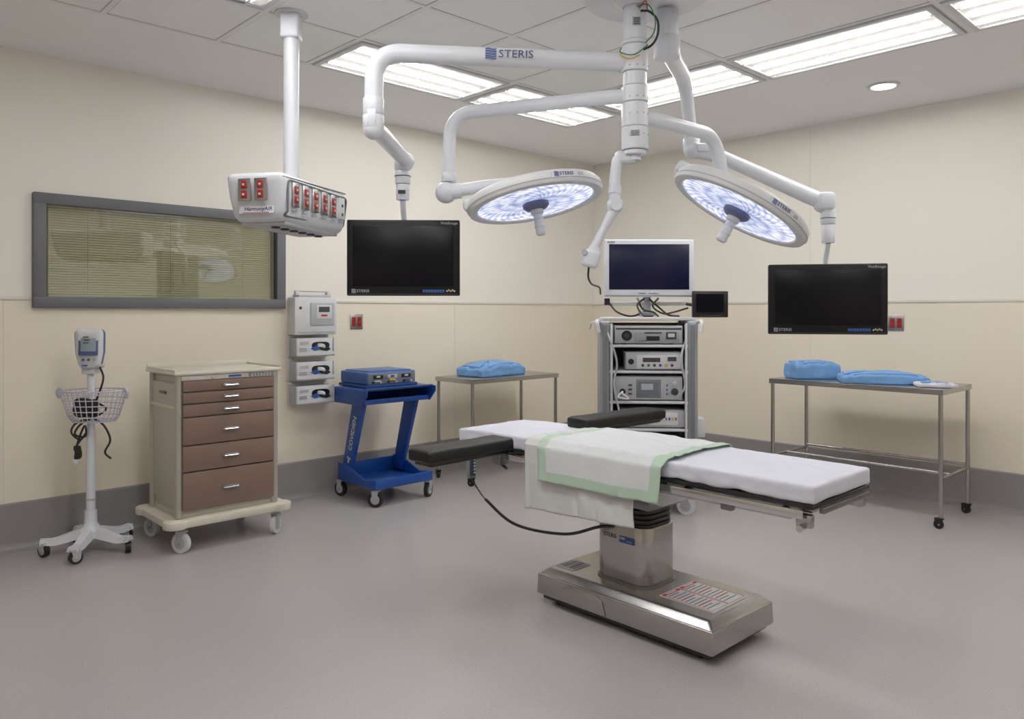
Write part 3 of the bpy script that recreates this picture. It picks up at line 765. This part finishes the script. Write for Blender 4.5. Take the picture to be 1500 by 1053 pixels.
m.box((0,0,0),(.17,.034,.002),WHITE,mtx=T@Matrix.Translation((.0,0,-.0005)));m.text('HarmonyAIR',T@Matrix.Translation((.01,.003,.001)),.026,NAVY,bold=.012);m.box((0,0,0),(.13,.0025,.001),REDM,mtx=T@Matrix.Translation((.0,-.014,.001)))
m.obj('name_plate',sb)
# ------------------------------------------------------------------ central column and arms
CO=fr(.60,3.75,0)
ccol=thing('equipment_column',CO,CY,'white central column with round canopy carrying jointed arms','ceiling mount')
m=M();m.lathe([(0,2.95),(.30,2.95),(.30,2.946),(.29,2.940),(0,2.938)],WHITE,n=64,loc=(.06,.05,0)).lathe([(.1,2.939),(.1,2.91),(.075,2.89),(.06,2.885)],WHITE,n=40)
m.obj('canopy',ccol)
m=M()
def seg(za,zb,r):
    m.lathe([(0,za),(r-.004,za),(r,za-.004),(r,zb+.004),(r-.004,zb),(0,zb)],WHITE,n=40)
seg(2.93,2.72,.056);seg(2.718,2.70,.066);seg(2.698,2.57,.064);seg(2.568,2.5,.058);seg(2.498,2.42,.066);seg(2.418,2.30,.064);seg(2.298,2.19,.066);seg(2.188,2.165,.055)
for z in (2.59,2.44,2.36,2.26):
    for a in (-120,-90,-60,-30): m.sph((.066*math.cos(R(a)),.066*math.sin(R(a)),z),.004,CHROME,n=8)
q=Matrix.Rotation(R(-8),4,'Z')
m.box((0,0,0),(.05,.003,.025),WHITE2,mtx=q@Matrix.Translation((0,-.066,2.26)))
for i in range(4): m.box((0,0,0),(.04,.002,.003),INK,mtx=q@Matrix.Translation((0,-.068,2.25+i*.007)))
m.box((0,0,0),(.04,.003,.04),LGREY,mtx=Matrix.Translation((.0,-.058,2.8)));
for i in range(4): m.box((0,-.0605,2.786+i*.009),(.03,.002,.004),INK)
m.obj('column',ccol)
m=M()
m.tube(spl([(.02,-.055,2.85),(.06,-.07,2.84),(.1,-.06,2.8),(.1,-.06,2.73),(.07,-.07,2.68),(.03,-.065,2.66)]),.006,BLACK,8)
m.tube(spl([(.0,-.06,2.87),(.05,-.08,2.87),(.085,-.07,2.81),(.08,-.07,2.74),(.04,-.07,2.69)]),.003,GREEN,6)
m.tube(spl([(-.07,-.03,2.68),(-.08,-.06,2.65),(-.04,-.08,2.63),(.0,-.075,2.64),(.05,-.075,2.68)]),.003,GREEN,6)
m.tube(spl([(-.075,-.03,2.66),(-.07,-.06,2.63),(-.03,-.08,2.61),(.01,-.075,2.63)]),.003,YEL,6)
m.tube(spl([(.01,-.06,2.86),(.04,-.075,2.89),(.05,-.07,2.84)]),.003,REDM,6)
m.obj('wiring',ccol)
def mon(root,cx,cy,cz,w,h,yaw,frame,scr,brand=True,pos=None):
    T=Matrix.Translation((cx,cy,cz))@Matrix.Rotation(R(yaw),4,'Z')
    m=M();m.box((0,0,0),(w,.05,h),frame,.008,3,mtx=T).box((0,0,0),(w*.6,.05,h*.6),frame,.01,mtx=T@Matrix.Translation((0,.035,0))).box((0,0,0),(.12,.03,.12),DGREY,.004,mtx=T@Matrix.Translation((0,.07,0)))
    bt=.052;bs=.034;tp=.034
    m.box((0,0,0),(w-.016,.004,.004),DGREY,mtx=T@Matrix.Translation((0,-.026,-h/2+.008)))
    def A(x,z): return T@face((x,-.0265,z))
    if brand:
        m.logo(A(-w/2+.055,-h/2+.026),.018,LGREY,LGREY)
        m.text('VividImage',A(w/2-.06,h/2-.019),.022,LGREY,bold=.005)
        for i in range(8): m.box((0,0,0),(.0125,.003,.017),LOGOB,.001,mtx=T@Matrix.Translation((.115+i*.0155,-.0265,-h/2+.026)))
        for i in range(5): m.box((0,0,0),(.009,.003,.009),YEL if i==2 else LGREY,.001,mtx=T@Matrix.Translation((.245+i*.0105,-.0265,-h/2+.026+(.005 if i in(1,3) else 0)))@Matrix.Rotation(R(45),4,'Y'))
    else:
        m.text('stryker',A(-.27,.187),.02,INK,bold=.01);m.box((0,0,0),(.05,.003,.006),LOGOB,mtx=T@Matrix.Translation((-.05,-.0265,-.18)));m.text('VisionElect',A(.03,-.18),.016,INK)
    hs=m.obj('monitor_housing',root)
    m=M();m.box((0,0,0),(w-2*bs,.004,h-bt-tp),scr,.001,mtx=T@Matrix.Translation((0,-.0255,(bt-tp)/2)));m.obj('display_panel',hs)
def collar(m,x,y,z0_,z1_,r): m.lathe([(0,z0_),(r-.003,z0_),(r,z0_-.004),(r,z1_+.004),(r-.003,z1_),(0,z1_)],WHITE,n=32,loc=(x,y,0))
# monitor 1
h1=thing('hanging_monitor',CO,CY,'black flat monitor hanging from a long white curved ceiling arm','monitor','ceiling-hung monitors')
m=M();A0=rnd([(0,0,2.622),(-.12,0,2.622),(-1.262,-.05,2.652),(-1.268,-.05,2.37)],.17,12)
m.tube(A0,.045,WHITE,24);collar(m,-1.268,-.05,2.43,2.35,.050);collar(m,-1.268,-.05,2.348,2.28,.051)
m.sph((-1.268,-.05,2.28),.05,WHITE);m.box((-1.268,-.09,2.33),(.045,.025,.08),WHITE,.01)
m.logo(Matrix.Translation((-.665,-.0745,2.636))@Matrix.Rotation(R(1.5),4,'Y')@face((0,0,0)),.042,NAVY,LOGOB)
for a in (-110,-70,-150): m.sph((-1.268+.052*math.cos(R(a)),-.05+.052*math.sin(R(a)),2.31),.004,CHROME,n=8)
m.obj('extension_arm',h1)
m=M();m.tube([(-1.262,-.03,2.29),(-1.25,.1,2.285),(-1.2,.45,2.245),(-1.19,.52,2.24)],[.038,.043,.039,.034],WHITE,20)
m.sph((-1.2,.54,2.24),.055,WHITE);collar(m,-1.215,.57,2.27,2.2,.047);collar(m,-1.215,.57,2.195,2.12,.043);collar(m,-1.215,.57,2.118,2.03,.037);m.cyl((-1.215,.57,2.16),(-1.215,.57,2.165),.046,DGREY,n=24)
m.box((-1.215,.53,2.07),(.04,.01,.02),INK)
m.tube([(-1.215,.57,2.03),(-1.216,.6,1.97),(-1.216,.665,1.9),(-1.216,.67,1.72)],.016,WHITE,12)
m.obj('spring_arm',h1)
mon(h1,-1.213,.6,1.706,.635,.428,2,BEZEL,SCREEN)
# monitor 2
h2=thing('hanging_monitor',CO,CY,'black flat monitor hanging from jointed arm near the long table','monitor','ceiling-hung monitors')
m=M();px,py=.187,.15
collar(m,px,py,2.93,2.80,.058);collar(m,px,py,2.798,2.69,.066)
m.tube(rnd([(px,py,2.74),(.40,.69,2.74),(.464,.8,2.44)],.16,10),[.046,.036],WHITE,22)
collar(m,.464,.8,2.5,2.43,.045);collar(m,.464,.8,2.428,2.36,.05);m.obj('extension_arm',h2)
m=M();m.sph((.47,.79,2.36),.055,WHITE);m.tube([(.47,.79,2.36),(.6,.77,2.33),(.62,.77,2.32),(1.12,.71,2.075),(1.2,.7,2.04)],[.045,.05,.038,.046,.045],WHITE,20)
m.box((.53,.75,2.36),(.1,.06,.05),WHITE,.015)
m.sph((1.2,.7,2.03),.055,WHITE);m.box((1.21,.68,2.04),(.09,.09,.1),WHITE,.02);collar(m,1.232,.7,2.0,1.91,.042);collar(m,1.232,.7,1.905,1.8,.037);m.cyl((1.232,.7,1.94),(1.232,.7,1.945),.0425,DGREY,n=24)
m.tube([(1.232,.7,1.8),(1.235,.72,1.76),(1.235,.745,1.7),(1.235,.745,1.5)],.015,WHITE,12)
m.obj('spring_arm',h2)
mon(h2,1.216,.68,1.474,.645,.405,-12,BEZEL,SCREEN)
# surgical lights
def lamp(root,loc,rot,wedge,k,la):
    m=M()
    m.lathe([(0,.075),(.09,.075),(.11,.062),(.2,.055),(.32,.042),(.355,.032),(.37,.014),(.373,-.022),(.366,-.036),(.35,-.041),(.325,-.038),(.318,-.026),(0,-.026)],WHITE2,n=72)
    m.lathe([(.3745,-.012),(.376,-.014),(.376,-.017),(.3745,-.019)],LGREY,n=72)
    a=wedge
    m.box((.33*math.cos(R(a)),.33*math.sin(R(a)),.035),(.12,.13,.07),WHITE,.02,3,mtx=Matrix.Rotation(R(a),4,'Z'))
    lt=Matrix.Rotation(R(la),4,'Z')@face((0,-.374,.001))
    m.soft((0,0,0),(.2,.032,.003),.001,WHITE,n=(20,2,1),mtx=lt,fn=lambda p:Vector((.374*math.sin(p.x/.374),p.y,.374*math.cos(p.x/.374)-.374+p.z)))
    lt2=Matrix.Rotation(R(la-4),4,'Z')@face((0,-.3765,.001));m.logo(lt2@Matrix.Translation((-.03,0,0)),.02,NAVY,LOGOB)
    lt3=Matrix.Rotation(R(la+11),4,'Z')@face((0,-.3765,.001));m.box((0,0,0),(.03,.016,.001),LGREY,mtx=lt3)
    hd=m.obj('lamp_head',root,loc,[R(v) for v in rot]);hd.scale=(k,k,k)
    m=M();m.lathe([(.06,-.0285),(.317,-.0285),(.317,-.031),(.06,-.033)],LENS,n=72);m.obj('lamp_lens',hd)
    m=M();m.lathe([(0,-.026),(.074,-.028),(.072,-.05),(.058,-.064),(.04,-.07),(0,-.07)],LENSHUB,n=40)
    m.obj('lamp_hub',hd)
    m=M();m.lathe([(0,-.07),(.035,-.07),(.035,-.09),(.024,-.1),(.027,-.12),(.024,-.125),(.027,-.14),(.025,-.146),(.03,-.165),(.026,-.172),(.029,-.2),(.022,-.21),(0,-.21)],WHITE2,n=28);m.obj('handle',hd)
l1=thing('surgical_light',CO,CY,'round white surgical light, lit, nearly level, on curved ceiling arm','surgical light','ceiling surgical lights')
m=M();m.tube(rnd([(0,0,2.457),(-.15,.05,2.46),(-.935,.385,2.465),(-.94,.39,2.10)],.14,12),[.036,.034],WHITE,22)
collar(m,-.94,.39,2.15,2.10,.042);m.sph((-.955,.39,2.045),.06,WHITE);m.cyl((-.99,.39,2.045),(-.87,.37,2.05),.045,WHITE,.04,n=24)
m.tube(rnd([(-.9,.375,2.05),(-.72,.34,2.075),(-.56,.3,2.085),(-.49,.27,2.06)],.06),[.034,.026],WHITE,16);m.sph((-.485,.26,2.06),.045,WHITE)
m.obj('support_arm',l1)
lamp(l1,(-.483,.25,1.995),(-7.5,-10.5,0),170,.955,28)
l2=thing('surgical_light',CO,CY,'round white surgical light, lit, steeply tilted, on curved ceiling arm','surgical light','ceiling surgical lights')
m=M();m.tube(rnd([(0,0,2.352),(.12,.06,2.352),(.50,.40,2.352),(.545,.42,2.1)],.14,12),[.034,.036],WHITE,22)
m.sph((.545,.42,2.1),.05,WHITE);m.tube(rnd([(.545,.42,2.1),(.58,.25,2.06),(.56,.06,2.0)],.08),.03,WHITE,16);m.sph((.56,.06,1.985),.045,WHITE)
m.obj('support_arm',l2)
lamp(l2,(.532,.05,1.925),(.5,30,0),165,.955,20)
ca=thing('articulated_arm',CO,CY,'thin white jointed arm with small camera head and black cable','equipment arm')
m=M();m.cyl((0,0,2.19),(0,0,2.14),.03,WHITE,n=20).tube(rnd([(0,0,2.15),(-.04,0,2.145),(-.085,0,2.15),(-.098,0,2.05),(-.098,0,1.95)],.03),[.024,.028],WHITE,16)
m.sph((-.07,0,2.16),.03,WHITE);m.cyl((-.098,0,2.02),(-.098,0,1.98),.032,WHITE,n=20);m.sph((-.096,0,1.92),.042,WHITE);m.cyl((-.096,-.045,1.92),(-.096,.045,1.92),.028,WHITE,n=18)
m.obj('upper_arm',ca)
m=M();m.tube([(-.1,0,1.9),(-.15,0,1.81),(-.2,0,1.71)],[.028,.02,.022],WHITE,14);m.sph((-.2,0,1.7),.03,WHITE);m.box((-.215,0,1.66),(.08,.08,.085),WHITE,.018,3,mtx=Matrix.Rotation(R(15),4,'Y')).cyl((-.25,-.02,1.69),(-.25,-.045,1.69),.014,LGREY,n=14)
m.obj('camera_head',ca)
m=M();m.tube(spl([(-.225,0,1.62),(-.225,.02,1.57),(-.2,.1,1.54),(-.14,.3,1.53),(-.11,.5,1.5)]),.005,BLACK,8);m.obj('power_cable',ca)
# ------------------------------------------------------------------ video tower
TR=fr(.965,5.6,0);TY=CY-4
vt=thing('video_tower_cart',TR,TY,'grey and white endoscopy equipment cart with shelves and monitor','equipment cart')
m=M()
for sx in (-1,1):
    m.box((sx*.3,-.24,.74),(.075,.12,1.2),TPOST,.02,3).box((sx*.3,.2,.74),(.06,.1,1.2),TPOST,.02,3).box((sx*.31,0,1.33),(.05,.5,.05),LGREY,.015)
    m.box((sx*.318,-.02,.74),(.01,.42,1.1),GREYP,.002)
    m.box((sx*.255,-.3,.74),(.016,.02,1.16),WHITE2,.003).box((sx*.3,-.302,.74),(.03,.008,1.14),MGREY,.002)
    m.tube(rnd([(sx*.34,-.2,1.33),(sx*.36,-.33,1.34),(sx*.345,-.34,1.26)],.04),.014,WHITE2,10)
m.box((0,.21,.74),(.56,.012,1.16),MGREY,.002)
m.box((0,-.02,1.352),(.62,.48,.022),WHITE2,.006);m.box((.36,-.2,.6),(.06,.16,.13),WHITE2,.01)
for i in range(4): m.tube(rnd([(-.34,-.2+i*.02,1.33),(-.39,-.22+i*.02,1.33),(-.4,-.22+i*.02,1.28)],.02),.005,LGREY,6)
m.obj('cart_frame',vt)
for z in (1.165,.985,.775,.585,.3): M().box((0,-.05,z),(.54,.5,.018),WHITE2,.004).obj('shelf',vt)
M().box((0,0,.14),(.66,.62,.06),GREYP,.02,3).obj('wheel_base',vt)
for x,y,a in ((.27,-.28,65),(-.27,-.28,20),(.27,.26,0),(-.27,.26,0)): caster(vt,x,y,.062,a,WHITE2,LGREY,.14,.03)
m=M();m.cyl((0.02,.02,1.36),(0.02,.02,1.52),.028,LGREY,n=16).cyl((.02,.02,1.5),(.02,-.06,1.56),.025,LGREY,n=14).box((.02,.02,1.46),(.56,.04,.03),WHITE2,.008).box((-.27,.0,1.475),(.04,.06,.05),BLACK,.006)
m.tube(spl([(.3,.02,1.46),(.36,.0,1.45),(.4,-.1,1.44),(.45,-.14,1.44)]),.012,DGREY,8).box((.02,.02,1.385),(.12,.1,.03),LGREY,.01)
m.obj('monitor_mount',vt)
mon(vt,.02,-.1,1.713,.64,.41,4,WHITE,SCREENB,brand=False)
m=M();m.box((.44,-.17,1.455),(.255,.03,.185),BLACK,.006,mtx=Matrix.Rotation(R(8),4,'Z')).box((.44,-.19,1.37),(.14,.05,.015),BLACK,.004)
m.box((.437,-.187,1.462),(.2,.004,.13),SCREEN,mtx=Matrix.Rotation(R(8),4,'Z'));m.obj('small_display',vt,label='small black flat display')
m=M()
for k,pts in enumerate(([(-.25,0,1.46),(-.2,-.05,1.4),(-.1,-.05,1.37),(0,0,1.4)],[(.03,0,1.5),(.1,-.08,1.43),(.16,-.1,1.38),(.25,0,1.37)],[(.1,0,1.5),(.05,-.1,1.44),(.12,-.12,1.39),(.2,-.1,1.4),(.3,-.1,1.43)],[(-.05,0,1.5),(-.02,-.1,1.42),(.05,-.12,1.4),(.1,0,1.37)],[(0,0,1.5),(-.06,-.1,1.45),(-.02,-.12,1.38),(.05,-.1,1.37)],[(-.3,-.2,1.3),(-.27,-.33,1.22),(-.22,-.33,1.05),(-.24,-.32,.9),(-.2,-.33,.7)],[(.3,-.2,1.3),(.22,-.33,1.1),(.24,-.34,.9),(.2,-.33,.82)])):
    m.tube(spl(pts),.007,BLACK if k<5 else LGREY,8)
m.obj('cable_bundle',vt)
def dev(name,x,y,z,w,d,h,label,fn,body=None):
    v=Matrix.Rotation(R(TY),4,'Z')@Vector((x,y,0));
    g=thing(name,(TR.x+v.x,TR.y+v.y,z),TY,label,'medical device')
    body=body or GREYP
    M().box((0,d/2,h/2+.006),(w,d,h),body,.006).box((-w*.35,d*.2,.004),(.03,.03,.008),BLACK).box((w*.35,d*.2,.004),(.03,.03,.008),BLACK).box((w*.35,d*.8,.004),(.03,.03,.008),BLACK).box((-w*.35,d*.8,.004),(.03,.03,.008),BLACK).obj('housing',g)
    m=M();m.box((0,-.004,h/2+.006),(w-.01,.01,h-.01),LGREY,.003);fn(m,w,h);m.obj('front_panel',g)
def f1(m,w,h):
    m.box((0,-.008,h*.88),(w-.02,.004,.012),DGREY).box((w*.12,-.009,h*.4),(w*.66,.004,h*.6),GREYP,.001)
    m.cyl((-w*.32,-.02,h*.5),(-w*.32,-.006,h*.5),.036,BLACK,n=24).cyl((-w*.32,-.028,h*.5),(-w*.32,-.02,h*.5),.018,DGREY,n=20)
    m.box((.03,-.012,h*.35),(.09,.004,.03),BLACK).box((.03,-.012,h*.66),(.12,.004,.008),INK).box((w*.33,-.012,h*.5),(.07,.004,.05),DGREY).box((w*.33,-.014,h*.52),(.045,.004,.025),WHITE2)
    for i in range(3): m.cyl((-.06+i*.02,-.014,h*.22),(-.06+i*.02,-.008,h*.22),.005,GREEN,n=8)
def f2(m,w,h):
    m.box((.03,-.009,h*.5),(w*.75,.004,h*.75),WHITE2,.001)
    m.cyl((-w*.4,-.012,h*.5),(-w*.4,-.006,h*.5),.02,BLACK,n=20);m.box((-.02,-.012,h*.6),(.12,.004,.03),DGREY)
    for i in range(6): m.cyl((-.08+i*.04,-.014,h*.3),(-.08+i*.04,-.006,h*.3),.01,(DGREY,GREEN,DGREY,LOGOB,YEL,DGREY)[i],n=12)
    m.box((w*.3,-.012,h*.65),(.06,.004,.03),DGREY)
def f3(m,w,h):
    m.box((0,-.01,h*.52),(.17,.006,h*.78),MGREY,.003).box((0,-.014,h*.56),(.135,.004,h*.52),CASEG).box((-.01,-.017,h*.6),(.08,.002,h*.25),LGREY)
    m.cyl((w*.38,-.02,h*.4),(w*.38,-.006,h*.4),.024,DGREY,n=20).cyl((-w*.38,-.02,h*.4),(-w*.38,-.006,h*.4),.02,BLACK,n=20).cyl((w*.38,-.012,h*.78),(w*.38,-.006,h*.78),.014,WHITE2,n=16)
    for i in range(3): m.cyl((w*.27,-.012,h*.3+i*.03),(w*.27,-.006,h*.3+i*.03),.007,LOGOB,n=10).box((-w*.27,-.01,h*.3+i*.03),(.025,.004,.012),DGREY)
    m.tube(spl([(-w*.38,-.02,h*.4),(-w*.45,-.06,h*.2),(-w*.3,-.06,0.02),(-w*.4,-.05,.06)]),.006,WHITE2,8)
def f4(m,w,h):
    m.box((.07,-.01,h*.55),(.2,.006,h*.7),WHITE2,.003).box((.03,-.014,h*.6),(.06,.004,.035),DGREY).cyl((-w*.35,-.02,h*.5),(-w*.35,-.006,h*.5),.022,DGREY,n=20).box((-w*.18,-.01,h*.5),(.05,.004,.05),DGREY)
    for i in range(4): m.box((.09+i*.022,-.014,h*.55),(.012,.004,.02),(MGREY,LOGOB,YEL,MGREY)[i])
dev('light_source',.0,-.28,1.174,.47,.4,.125,'grey light source unit with round black knob on cart shelf',f1)
dev('camera_control_unit',.04,-.28,.994,.4,.4,.125,'grey camera control unit with small buttons on cart shelf',f2)
dev('insufflator',.0,-.28,.784,.47,.42,.165,'grey insufflator with central screen on cart shelf',f3)
dev('video_recorder',.03,-.28,.594,.44,.4,.125,'grey recorder with white front panel on cart shelf',f4)
dev('suction_pump',0,-.28,.309,.44,.4,.15,'grey pump unit on the lowest cart shelf',f2)
# ------------------------------------------------------------------ camera, world
cd=bpy.data.cameras.new('camera');cam=bpy.data.objects.new('camera',cd);sc.collection.objects.link(cam)
cam.location=(0,0,1.4);cam.rotation_euler=(R(90),0,R(-43.5))
cd.sensor_width=36;cd.sensor_fit='HORIZONTAL';cd.lens=36*1124.5/1500;cd.shift_y=-69.5/1500;cd.clip_start=.05
sc.camera=cam
wd=bpy.data.worlds.new('world');sc.world=wd;wd.use_nodes=True
wd.node_tree.nodes['Background'].inputs[0].default_value=(.5,.5,.5,1);wd.node_tree.nodes['Background'].inputs[1].default_value=.2
sc.view_settings.view_transform='Standard';sc.view_settings.look='None';sc.view_settings.exposure=.18;sc.view_settings.gamma=1.13
